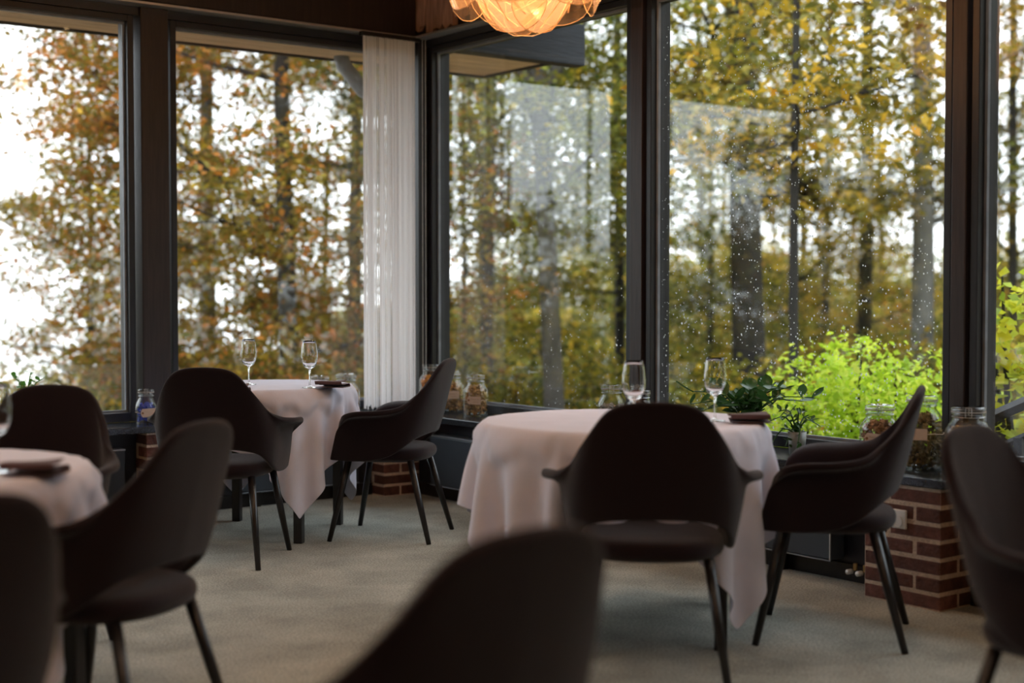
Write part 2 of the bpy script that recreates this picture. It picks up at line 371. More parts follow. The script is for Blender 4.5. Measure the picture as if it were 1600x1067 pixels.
# brick piers
BL, BW, BH, MJ = .228, .108, .0515, .0135
def brickmesh(l, w):
    bm = bmesh.new(); bmesh.ops.create_cube(bm, size=1); bmesh.ops.scale(bm, vec=(l, w, BH), verts=bm.verts)
    bmesh.ops.bevel(bm, geom=bm.edges[:], offset=.0035, segments=1, affect='EDGES')
    me = bpy.data.meshes.new('brick'); bm.to_mesh(me); bm.free(); me.materials.append(MATS['brick']); return me
BM = {}
def brick(par, x0, x1, y0, y1, z):
    key = (round(x1-x0, 3), round(y1-y0, 3))
    if key not in BM: BM[key] = brickmesh(*key)
    o = bpy.data.objects.new('brick', BM[key]); COL.objects.link(o); o.parent = par
    o.location = ((x0+x1)/2+rng.uniform(-.0015, .0015), (y0+y1)/2+rng.uniform(-.0015, .0015), z+BH/2)
    o.rotation_euler = (0, 0, rng.uniform(-.006, .006))
def cut(a, b):
    out = []; p = a
    while p < b-.03:
        q = min(p+BL, b)
        if b-q < .045: q = b
        out.append((p, q)); p = q+MJ
    return out
def pier(x0, x1, y0, y1, lab):
    p = MB().box(x0+.0022, x1, y0+.0022, y1, 0, .455).build('brick_pier', 'mortar'); struct(p, lab, 'brick pier')
    for c in range(7):
        z = .004+c*.0648
        if c % 2 == 0:
            for a, b in cut(y0, y1): brick(p, x0, x0+BW, a, b, z)
            for a, b in cut(x0+BW+MJ, x1): brick(p, a, b, y0, y0+BW, z)
        else:
            for a, b in cut(x0, x1): brick(p, a, b, y0, y0+BW, z)
            for a, b in cut(y0+BW+MJ, y1): brick(p, x0, x0+BW, a, b, z)
pier(4.414, 4.62, 3.198, 3.545, 'red brick pier with the white wall socket')
pier(4.371, 4.615, 6.978, 7.118, 'red brick pier in the corner under the thread curtain')
pier(2.93, 3.28, 6.978, 7.118, 'red brick pier below the blue jar')
pier(4.414, 4.62, 1.36, 1.70, 'red brick pier farther along toward the entrance')

# wall socket
so = empty('wall_socket', (4.412, 3.377, .325)); tag(so, 'white square wall socket screwed to the brick pier', 'socket')
MB().box(-.012, 0, -.033, .033, -.036, .036).build('cover_plate', 'white_plastic', so, bevel=.004)
r_ = MB().lathe([(.021, 0), (.0225, .004), (.0205, .004), (.019, -.004), (0.0001, -.004)], 24).build('recess', 'white_plastic', so, True)
r_.rotation_euler = (0, -math.pi/2, 0); r_.location = (-.0125, .002, -.008)
for dy, dz in ((-.009, .0), (.009, .0), (.0, -.012)):
    h = MB().lathe([(.003, .0), (.003, .002), (.0001, .002)], 10).build('pin_hole', 'dark_socket', so); h.rotation_euler = (0, -math.pi/2, 0); h.location = (-.0098, .002+dy, -.008+dz)

# convectors
def convector(x0, x1, y0, y1, face, lab, valve=None):
    e = empty('convector', ((x0+x1)/2, (y0+y1)/2, .09)); tag(e, lab, 'radiator', 'convectors below the sills')
    def B(*a):
        c = e.location; return MB().box(a[0]-c.x, a[1]-c.x, a[2]-c.y, a[3]-c.y, a[4]-c.z, a[5]-c.z)
    B(x0, x1, y0, y1, .09, .365).build('casing', 'convector_steel', e, bevel=.006)
    if face == 'y':
        B(x0, x1, y0-.004, y1, .366, .374).build('top_lip', 'aluminium', e); B(x0, x1, y0-.004, y0+.01, .085, .0895).build('lower_lip', 'zinc_pipe', e)
        B(x0-.02, x0-.001, y0+.02, y1, .12, .34).build('end_cheek', 'dark_plaster', e)
        B(x0+.1, x0+.13, y0+.03, y1, 0, .09).build('foot', 'black_wood', e); B(x1-.13, x1-.1, y0+.03, y1, 0, .09).build('foot', 'black_wood', e)
    else:
        B(x0-.004, x1, y0, y1, .366, .374).build('top_lip', 'aluminium', e); B(x0-.004, x0+.01, y0, y1, .085, .0895).build('lower_lip', 'zinc_pipe', e)
        B(x0-.006, x0-.0005, y0, y0+.006, .09, .365).build('end_cheek', 'aluminium', e)
        B(x0+.03, x1, y0+.3, y0+.33, 0, .09).build('foot', 'black_wood', e); B(x0+.03, x1, y1-.33, y1-.3, 0, .09).build('foot', 'black_wood', e)
    if valve:
        for vy in valve:
            c = e.location
            v = MB().tube([(x0+.03-c.x, vy-c.y, .055-c.z), (x0+.005-c.x, vy-c.y, .055-c.z)], .011, 12).build('valve', 'white_plastic', e, True)
            MB().tube([(x0+.04-c.x, vy-.012-c.y, .06-c.z), (x0+.04-c.x, vy-.012-c.y, .088-c.z)], .009, 8).build('valve_nut', 'brass', v)
convector(3.50, 4.24, 7.04, 7.104, 'y', 'dark blue grey steel convector below the thread curtain window')
convector(1.60, 2.84, 7.04, 7.104, 'y', 'dark blue grey steel convector behind the table by the succulent')
convector(4.52, 4.604, 3.80, 6.72, 'x', 'long dark blue grey convector with two white valves', (3.72, 3.67))
convector(4.52, 4.604, 1.80, 3.06, 'x', 'dark blue grey convector past the socket pier')

# ------------------------------------------------------------------ eaves, beam end, downpipe outside
sf = empty('trim_15', (0, 0, 2.72)); struct(sf, 'timber boarded roof soffit outside the curtain side windows', 'soffit')
y = 7.42; k = 0
while y < 8.2:
    MB().box(-6, 5.98, y, y+.125, 0, .02).build('plank', 'soffit_timber', sf); y += .133
MB().box(-6, 6.0, 8.215, 8.25, -.012, .25).build('fascia', 'charcoal_timber', sf)
MB().box(5.985, 6.02, 7.46, 8.214, -.012, .25).build('fascia', 'charcoal_timber', sf)
struct(MB().box(-6, 6.0, 7.41, 8.25, 2.98, 3.5).box(XO, 6.1, Y0-1, 7.3, 3.38, 3.5).build('roof', 'charcoal_timber'), 'dark roof edge above the glazing', 'roof')
struct(MB().box(4.935, 6.16, 7.30, 7.41, 2.69, 2.965).build('trim_16', 'charcoal_timber', bevel=.006), 'weathered dark beam end projecting outside the corner', 'beam')
dp = empty('downpipe', (5.22, 7.62, -1.2)); tag(dp, 'grey zinc downpipe bending down round the outside corner', 'downpipe')
MB().tube([(-.46, .50, 3.95), (-.45, .47, 3.86), (-.36, .38, 3.70), (-.09, .07, 3.42), (-.01, .01, 3.30), (0, 0, 3.15)], .05, 14).build('swan_neck', 'zinc_pipe', dp, True)
MB().tube([(0, 0, 3.16), (0, 0, 0)], .046, 14).build('pipe', 'zinc_pipe', dp, True)
for z in (2.6, 1.2): MB().lathe([(.0465, 0), (.054, .004), (.054, .04), (.0465, .044)], 14, (0, 0, z)).build('bracket', 'zinc_pipe', dp)

# ================================================================== PENDANT LAMPS
def petal_mesh(L_, half, curve):
    nu, nv = 7, 12; v = []; f = []
    for i in range(nu+1):
        s = i/nu
        for j in range(nv+1):
            a = -half+2*half*j/nv; rr = (.05+.95*s)*L_*(1-.14*(abs(a)/half)**3*s)
            ridge = .004*s*(1 if j in (3, 6, 9) else 0)
            v.append((rr*math.sin(a), -rr*math.cos(a), curve*(s*s)*L_*-.25 - .18*(a/half)**2*L_*s*.5 + ridge))
    for i in range(nu):
        for j in range(nv):
            a = i*(nv+1)+j; f.append((a, a+1, a+nv+2, a+nv+1))
    me = bpy.data.meshes.new('petal'); me.from_pydata(v, [], f); me.update(); me.materials.append(MATS['acrylic'])
    me.polygons.foreach_set('use_smooth', [True]*len(f))
    edge = [v[i*(nv+1)] for i in range(1, nu)] + [v[nu*(nv+1)+j] for j in range(nv+1)] + [v[i*(nv+1)+nv] for i in range(nu-1, 0, -1)]
    b = MB().tube(edge, .0014, 5); em = b.mesh('rim'); em.materials.append(MATS['acrylic_edge_glow'])
    rb_ = MB()
    for j in (3, 6, 9): rb_.tube([(v[i*(nv+1)+j][0], v[i*(nv+1)+j][1], v[i*(nv+1)+j][2]+.001) for i in range(2, nu)], .002, 4)
    rm = rb_.mesh('rib'); rm.materials.append(MATS['acrylic_edge_glow'])
    return me, em, rm
PM = petal_mesh(.40, .50, .8)
def pendant(x, y, zc, lab, power):
    e = empty('pendant_lamp', (x, y, zc)); tag(e, lab, 'lamp', 'faceted pendant lamps in the dining room')
    MB().tube([(0, 0, .30), (0, 0, CEIL-zc)], .004, 8).build('cord', 'black_wood', e)
    MB().lathe([(.0001, CEIL-zc-.03), (.05, CEIL-zc-.03), (.055, CEIL-zc-.005), (.055, CEIL-zc)], 20).build('ceiling_rose', 'black_wood', e, True)
    MB().lathe([(.0001, .30), (.02, .30), (.024, .10), (.0001, .10)], 16).build('lamp_holder', 'bulb_base', e, True)
    MB().lathe([(.0001, -.075), (.03, -.065), (.047, -.035), (.047, .0), (.03, .05), (.018, .09), (.0001, .10)], 20).build('bulb', 'bulb_glow', e, True)
    rows = [(.40, 4, .15), (.86, 7, .3), (1.32, 9, .1), (1.78, 9, .6), (2.2, 7, .1)]
    for th, n, off in rows:
        for q in range(n):
            ph = 2*math.pi*(q+off)/n
            # outward direction measured from straight down
            d = Vector((math.sin(th)*math.cos(ph), math.sin(th)*math.sin(ph), -math.cos(th)))
            down = Vector((math.cos(th)*math.cos(ph), math.cos(th)*math.sin(ph), math.sin(th)))*-1.0   # along the shell, toward the bottom pole
            yv = -(down*.80 + d*.60).normalized(); zv = (d - yv*d.dot(yv)).normalized(); xv = yv.cross(zv)
            M = Matrix((xv, yv, zv)).transposed().to_4x4(); M.translation = d*(.30) - down*.22
            p = bpy.data.objects.new('petal', PM[0]); COL.objects.link(p); p.parent = e; p.matrix_local = M
            for nm, me in (('rim', PM[1]), ('rib', PM[2])):
                c = bpy.data.objects.new(nm, me); COL.objects.link(c); c.parent = p
    ld = bpy.data.lights.new('bulb_light', 'POINT'); ld.energy = power; ld.color = (1, .68, .42); ld.shadow_soft_size = .05
    lo = bpy.data.objects.new('bulb_light', ld); COL.objects.link(lo); lo.parent = e; lo.location = (0, 0, -.13)
    return e
LP = 10
pendant(3.40, 4.394, 2.68, 'glowing amber pendant lamp of overlapping clear petals above the round tables', LP)
pendant(0.9, 1.3, 2.63, 'glowing petal pendant lamp added unseen over the middle of the room', LP)  # this and the next two: unseen, added for warm room light, after glass reflections
pendant(-1.6, 4.4, 2.63, 'glowing petal pendant lamp added unseen toward the side wall', LP)
pendant(2.6, -1.6, 2.63, 'glowing petal pendant lamp added unseen toward the back wall', LP)

# unseen ceiling downlights, added to lift and warm the room light
def downlight(x, y):
    e = empty('added_downlight', (x, y, CEIL)); tag(e, 'small round recessed downlight added unseen in the timber ceiling', 'lamp', 'added ceiling downlights')
    MB().lathe([(.034, -.001), (.048, -.001), (.050, -.006), (.046, -.010), (.034, -.006)], 24).build('trim_ring', 'aluminium', e, True)
    MB().lathe([(.0001, -.003), (.033, -.003), (.033, -.001), (.0001, -.001)], 20).build('lens', 'bulb_glow', e)
    ld = bpy.data.lights.new('added_beam', 'SPOT'); ld.energy = 15; ld.color = (1, .73, .52); ld.spot_size = math.radians(125); ld.spot_blend = .9; ld.shadow_soft_size = .04
    lo = bpy.data.objects.new('added_beam', ld); COL.objects.link(lo); lo.parent = e; lo.location = (0, 0, -.012)
for x in (-1.2, .4, 1.7):
    for y in (-.4, 1.8, 4.0, 5.9): downlight(x, y)
for y in (1.2, 3.1, 5.1): downlight(4.2, y)

# ================================================================== CHAIRS
def spline(P, n):
    P = np.array(P, float); m = len(P); t = np.linspace(0, m-1, n); out = []
    for x in t:
        i = min(int(x), m-2); u = x-i; p0 = P[max(i-1, 0)]; p1 = P[i]; p2 = P[i+1]; p3 = P[min(i+2, m-1)]
        out.append(.5*((2*p1)+(-p0+p2)*u+(2*p0-5*p1+4*p2-p3)*u*u+(-p0+3*p1-3*p2+p3)*u**3))
    return np.array(out)
ST = [[(0, -.200, .510), (0, -.222, .58), (0, -.241, .66), (0, -.263, .76), (0, -.290, .868)],
      [(.085, -.192, .508), (.092, -.214, .58), (.094, -.234, .66), (.094, -.258, .76), (.085, -.286, .862)],
      [(.150, -.175, .500), (.160, -.196, .57), (.164, -.214, .64), (.163, -.238, .73), (.148, -.272, .832)],
      [(.195, -.150, .485), (.209, -.168, .55), (.213, -.183, .61), (.209, -.202, .68), (.196, -.226, .757)],
      [(.220, -.115, .455), (.236, -.128, .52), (.243, -.138, .58), (.242, -.149, .635), (.232, -.166, .688)],
      [(.233, -.070, .420), (.248, -.077, .49), (.259, -.084, .555), (.268, -.094, .610), (.290, -.116, .640)],
      [(.236, .000, .395), (.250, .000, .46), (.264, .000, .54), (.281, -.003, .606), (.338, -.014, .622)],
      [(.236, .090, .385), (.250, .090, .45), (.264, .090, .53), (.282, .088, .600), (.344, .078, .618)],
      [(.231, .170, .385), (.243, .167, .445), (.256, .161, .52), (.273, .152, .584), (.326, .138, .602)],
      [(.221, .245, .388), (.232, .232, .43), (.242, .216, .48), (.251, .196, .538), (.286, .170, .580)]]
def shell_mesh():
    NV, NU = 12, 25
    half = []
    cols = [spline(s, NV) for s in ST]
    rows = [spline([c[v] for c in cols], NU) for v in range(NV)]       # NV rows of NU points
    R_ = np.array(rows); Lf = R_[:, :0:-1].copy(); Lf[:, :, 0] *= -1
    G = np.concatenate([Lf, R_], 1); nu = G.shape[1]
    V = G.reshape(-1, 3); Q = [(v*nu+u, v*nu+u+1, (v+1)*nu+u+1, (v+1)*nu+u) for v in range(NV-1) for u in range(nu-1)]
    me = npmesh('backrest', V, Q); me.polygons.foreach_set('use_smooth', [True]*len(Q)); me.materials.append(MATS['aubergine_wool']); return me
def seat_mesh():
    prof = [(0, .372), (.70, .372), (.93, .380), (1.0, .405), (.985, .432), (.90, .449), (.55, .452), (.2, .446), (0, .444)]
    n = 40; v = []; f = []
    for s, z in prof:
        for k in range(n):
            t = 2*math.pi*k/n; c, s_ = math.cos(t), math.sin(t); e = .75
            v.append((.225*max(s, .002)*math.copysign(abs(c)**e, c), .02+.228*max(s, .002)*math.copysign(abs(s_)**e, s_), z))
    for i in range(len(prof)-1):
        for k in range(n): f.append((i*n+k, i*n+(k+1) % n, (i+1)*n+(k+1) % n, (i+1)*n+k))
    me = bpy.data.meshes.new('seat'); me.from_pydata(v, [], f); me.update(); me.polygons.foreach_set('use_smooth', [True]*len(f)); me.materials.append(MATS['aubergine_wool']); return me
def make_chair():
    e = empty('armchair')
    sh = link('backrest', shell_mesh(), e)
    a = sh.modifiers.new('pad', 'SOLIDIFY'); a.thickness = .026; a.offset = 0
    s = sh.modifiers.new('round', 'SUBSURF'); s.levels = 2; s.render_levels = 2
    st = link('seat', seat_mesh(), e); s = st.modifiers.new('round', 'SUBSURF'); s.levels = 1; s.render_levels = 1
    for (tx, ty), (fx, fy) in (((.165, -.135), (.22, -.24)), ((-.165, -.135), (-.22, -.24)), ((.18, .165), (.237, .245)), ((-.18, .165), (-.237, .245))):
        MB().tube([(tx, ty, .385), ((tx+fx)/2, (ty+fy)/2, .19), (fx, fy, 0)], [.0165, .0155, .0115], 14).build('leg', 'black_wood', e, True)
    return e
proto = make_chair()
def topchair(px_, py_, a):
    t = at(px_, py_, z=.868); th = math.radians(a); return float(t[0]+.29*math.cos(th)), float(t[1]+.29*math.sin(th)), a
CH = [(2.985, 3.215, 48.8, 'dark aubergine armchair in front of the jar of red syrup at the large table'),
      (3.845, 3.218, 127, 'dark aubergine armchair in profile beside the brick pier with the socket'),
      (3.712, 5.843, 131, 'dark aubergine armchair in profile in front of the corner brick pier and dried flower jars'),
      (2.775, 5.765, 48, 'dark aubergine armchair in front of the blue jar at the small table'),
      (1.50, 4.62, 227, 'dark aubergine armchair below the green succulent, facing the room across the table'),
      topchair(322, 655, 124)+('dark aubergine armchair pulled up to the table with the folded brown napkin',),
      topchair(832, 822, 97)+('dark aubergine armchair standing alone on the open carpet, only its rounded back showing',),
      topchair(1508, 662, -80)+('dark aubergine armchair past the socket pier turned toward the window side table',),
      topchair(-55, 772, 104)+('dark aubergine armchair cut off beside the table with the folded brown napkin',)]
for i, (x, y, a, lab) in enumerate(CH):
    c = proto if i == 0 else copy_tree(proto)
    c.location = (x, y, 0); c.rotation_euler = (0, 0, math.radians(a-90))
    tag(c, lab, 'chair', 'aubergine shell armchairs')

# ================================================================== TABLES AND CLOTHS
ZTAB = .718
def table(cx, cy, r, leg, ang, lab):
    e = empty('round_table', (cx, cy, 0), math.radians(ang)); tag(e, lab, 'table', 'round dining tables')
    MB().lathe([(.0001, ZTAB-.03), (r-.012, ZTAB-.03), (r, ZTAB-.025), (r, ZTAB-.016), (r-.014, ZTAB-.004), (.0001, ZTAB-.002)], 64).build('tabletop', 'black_wood', e)
    h = leg/2
    for sx in (-1, 1):
        for sy in (-1, 1): MB().box(sx*h-.021, sx*h+.021, sy*h-.021, sy*h+.021, 0, ZTAB-.03).build('leg', 'black_wood', e, bevel=.003)
    for s in (-1, 1):
        MB().box(-h+.021, h-.021, s*h-.01, s*h+.01, ZTAB-.1, ZTAB-.03).build('apron', 'black_wood', e)
        MB().box(s*h-.01, s*h+.01, -h+.021, h-.021, ZTAB-.1, ZTAB-.03).build('apron', 'black_wood', e)
def drape(r, side, ang, seed, n=60, steps=260, iters=14):
    """square cloth settled over a round board by position based dynamics"""
    rg = np.random.default_rng(seed); d = side/n
    g = (np.arange(n+1)/n-.5)*side; X, Y = np.meshgrid(g, g, indexing='ij')
    ca, sa = math.cos(math.radians(ang)), math.sin(math.radians(ang))
    P = np.stack([X*ca-Y*sa, X*sa+Y*ca, np.full_like(X, .012)], -1); P += rg.normal(0, .002, P.shape)
    Vv = np.zeros_like(P); e = .014; th = .009
    def con(a, b, L0, k):
        dv = b-a; l = np.sqrt((dv**2).sum(-1, keepdims=True))+1e-9; c = dv*(.5*k*(1-L0/l)); a += c; b -= c
    def sweep(P):
        for s in (0, 1):
            con(P[s:-1:2], P[s+1::2][:P[s:-1:2].shape[0]], d, 1); con(P[:, s:-1:2], P[:, s+1::2][:, :P[:, s:-1:2].shape[1]], d, 1)
        for si in (0, 1):
            A = P[si:-1:2, :-1]; B = P[si+1::2, 1:][:A.shape[0]]; con(A, B, d*1.41421, .6)
            A = P[si:-1:2, 1:]; B = P[si+1::2, :-1][:A.shape[0]]; con(A, B, d*1.41421, .6)
        for s in (0, 1, 2, 3):
            A = P[s:-2:4]; B = P[s+2::4][:A.shape[0]]; con(A, B, 2*d, .09)
            A = P[:, s:-2:4]; B = P[:, s+2::4][:, :A.shape[1]]; con(A, B, 2*d, .09)
            A = P[s:-4:4]; B = P[s+4::4][:A.shape[0]]; con(A, B, 4*d, .012)
            A = P[:, s:-4:4]; B = P[:, s+4::4][:, :A.shape[1]]; con(A, B, 4*d, .012)
    def collide(P, Q):
        rho = np.sqrt(P[..., 0]**2+P[..., 1]**2)+1e-9
        q0 = rho-(r-e); q1 = P[..., 2]+e
        inside = (q0 <= 0)
        top = inside & (P[..., 2] < th) & (Q[..., 2] > -.006)
        P[..., 2] = np.where(top, th, P[..., 2])
        side = inside & (~top) & (P[..., 2] > -.11) & (P[..., 2] < th)
        kk = np.where(side, (r+th)/rho, 1.0); P[..., 0] *= kk; P[..., 1] *= kk
        rho = np.sqrt(P[..., 0]**2+P[..., 1]**2)+1e-9; q0 = rho-(r-e); inside = (q0 <= 0)
        dd = np.sqrt(np.maximum(q0, 0)**2+np.maximum(np.abs(q1), 0)**2)+1e-9
        hit = (~inside) & (dd < e+th)
        s = (e+th)/dd
        nr = (r-e)+np.maximum(q0, 0)*s; nz = -e+q1*s
        P[..., 0] = np.where(hit, P[..., 0]/rho*nr, P[..., 0]); P[..., 1] = np.where(hit, P[..., 1]/rho*nr, P[..., 1]); P[..., 2] = np.where(hit, nz, P[..., 2])
        fr = (top | hit)[..., None]
        P[...] = np.where(fr, P*np.array([1, 1, 1.])*.0 + np.concatenate([P[..., :2]*.35+Q[..., :2]*.65, P[..., 2:]], -1), P)
        low = P[..., 2] < -(ZTAB-.02); P[..., 2] = np.where(low, -(ZTAB-.02), P[..., 2])
    dt = 1/60
    for st in range(steps):
        damp = .985 if st < steps*.7 else .93
        Q = P.copy(); Vv[..., 2] -= 9.8*dt; P = P+Vv*dt
        for _ in range(iters): sweep(P)
        collide(P, Q)
        Vv = (P-Q)/dt*damp
        sp = np.sqrt((Vv**2).sum(-1, keepdims=True)); Vv *= np.minimum(1, 2.2/np.maximum(sp, 1e-6))
    m = n+1; Qd = [(i*m+j, (i+1)*m+j, (i+1)*m+j+1, i*m+j+1) for i in range(n) for j in range(n)]
    me = npmesh('tablecloth', P.reshape(-1, 3), Qd); me.polygons.foreach_set('use_smooth', [True]*len(Qd)); return me
def cloth(cx, cy, me, lab):
    o = link('tablecloth', me, None, 'linen'); o.location = (cx, cy, ZTAB)
    a = o.modifiers.new('weave', 'SOLIDIFY'); a.thickness = .0016; a.offset = 1
    s = o.modifiers.new('round', 'SUBSURF'); s.levels = 1; s.render_levels = 1
    tag(o, lab, 'tablecloth', 'white linen tablecloths'); return o
T1 = (3.365, 3.78, .53, .68, 46); T2 = (3.27, 6.31, .45, .55, 40.3); T3 = (.945, 3.872, .51, .62, 30)
table(T1[0], T1[1], T1[2]-.034, T1[3], T1[4], 'round black legged table under the cloth by the rain specked window')
table(T2[0], T2[1], T2[2]-.034, T2[3], T2[4], 'smaller round black legged table by the thread curtain')
table(T3[0], T3[1], T3[2]-.034, T3[3], T3[4], 'round table under the cloth with the folded brown napkin')
cloth(T1[0], T1[1], drape(T1[2], 1.54, -38, 1), 'white linen cloth with pointed corner hanging low below the pendant lamp')
cloth(T2[0], T2[1], drape(T2[2], 1.34, 38, 2), 'white linen cloth with two wine glasses by the thread curtain')
cloth(T3[0], T3[1], drape(T3[2], 1.46, 62, 3), 'white linen cloth below the folded brown napkin')

# ------------------------------------------------------------------ napkins
ZC = ZTAB+.0115
def napkin_mesh(seed):
    rg = random.Random(seed); prof = []
    w = .050
    for x, z in [(a_, b_*1.55) for a_, b_ in [(-w, .004), (0, .0035), (w, .004), (w+.006, .008), (w, .0125), (0, .012), (-w+.004, .0125), (-w-.001, .017), (-w+.004, .0215), (-.01, .021), (w-.012, .024)]]: prof.append((x, z))
    prof = spline([(x, 0, z) for x, z in prof], 44); L_ = .135; n = 10; v = []; f = []
    for j in range(n+1):
        y_ = -L_/2+L_*j/n
        for p in prof: v.append((p[0]+.004*math.sin(y_*20+seed)*(p[2]/.02), y_+.006*p[2]/.02, p[2]*(1+.25*math.sin(3+y_*14+seed)*(p[0] > 0))))
    m = len(prof)
    for j in range(n):
        for i in range(m-1): f.append((j*m+i, j*m+i+1, (j+1)*m+i+1, (j+1)*m+i))
    me = bpy.data.meshes.new('napkin'); me.from_pydata(v, [], f); me.update(); me.polygons.foreach_set('use_smooth', [True]*len(f)); me.materials.append(MATS['mauve_linen']); return me
NPM = napkin_mesh(1)
def napkin(x, y, rz, lab):
    o = link('napkin', NPM); o.location = (x, y, ZC-.0005); o.rotation_euler = (0, 0, math.radians(rz))
    a = o.modifiers.new('ply', 'SOLIDIFY'); a.thickness = .003; a.offset = 0
    tag(o, lab, 'napkin', 'folded mauve napkins')
p = at(1174, 661, z=ZC); napkin(p[0], p[1], 50, 'folded mauve napkin beside the wine glass at the rain specked window')
p = at(521, 606, z=ZC); napkin(p[0], p[1], 40, 'folded mauve napkin in front of the clip jars by the thread curtain')
p = at(368, 613, z=ZC); napkin(p[0], p[1], 58, 'folded mauve napkin half hidden by the armchair in front of the blue jar')
p = at(58, 742, z=ZC); napkin(p[0], p[1], 52, 'folded brown napkin on the table below the succulent')
# ------------------------------------------------------------------ wine glasses
def glass_proto():
    e = empty('wine_glass')
    out = [(.0235, .098), (.032, .112), (.0385, .135), (.0388, .155), (.036, .185), (.031, .222)]
    inn = [(.0301, .2222), (.0352, .185), (.038, .155), (.0376, .136), (.031, .114), (.02, .103), (.0001, .0985)]
    pr_ = spline([(r, 0, z) for r, z in [(.0045, .080), (.006, .087), (.013, .0925)]+out], 22); pi = spline([(r, 0, z) for r, z in inn], 16)
    MB().lathe([(a[0], a[2]) for a in pr_]+[(a[0], a[2]) for a in pi], 40).build('bowl', 'crystal', e, True)
    MB().lathe([(.0001, .080), (.0044, .0799), (.0034, .06), (.0034, .03), (.0046, .012), (.0001, .0105)], 16).build('stem', 'crystal', e, True)
    MB().lathe([(.0001, .0), (.036, .0), (.037, .001), (.036, .002), (.015, .0045), (.006, .0095), (.0001, .0103)], 40).build('foot', 'crystal', e, True)
    return e
gp = glass_proto()
GL = [(at(484, 606, z=ZC), 'clear wine glass on the small table nearer the thread curtain'),
      (at(389, 601, z=ZC), 'clear wine glass on the small table behind the half hidden napkin'),
      (at(1117, 658, z=ZC), 'clear wine glass in front of the potted jade plant'),
      (at(990, 668, z=ZC), 'clear wine glass in front of the jar of red syrup'),
      (at(-6, 737, z=ZC), 'clear wine glass on the table with the folded brown napkin')]
for i, (p, lab) in enumerate(GL):
    o = gp if i == 0 else copy_tree(gp); o.location = (p[0], p[1], ZC+.001); tag(o, lab, 'wine glass', 'stemmed wine glasses')

# ================================================================== JARS
def text_mesh(s, size):
    cu = bpy.data.curves.new('lettering', 'FONT'); cu.body = s; cu.size = size; cu.align_x = 'CENTER'; cu.align_y = 'CENTER'; cu.extrude = .0002; cu.resolution_u = 2
    o = bpy.data.objects.new('tmp_text', cu); COL.objects.link(o); dg = bpy.context.evaluated_depsgraph_get()
    me = bpy.data.meshes.new_from_object(o.evaluated_get(dg)); bpy.data.objects.remove(o); me.materials.clear(); me.materials.append(MATS['ink']); return me
def scribble(w, seed):                      # handwriting too small to read in the photograph
    rg = random.Random(seed); pts = []; n = 34
    for i in range(n+1):
        tall = .0042 if i % 9 == 1 else .0021
        pts.append((-w/2+w*i/n+rg.uniform(-.0004, .0004), tall*(1 if i % 2 else -.55)*rg.uniform(.6, 1.1), .0002))
    me = MB().tube(pts, .00042, 4).mesh('lettering'); me.materials.append(MATS['ink']); return me
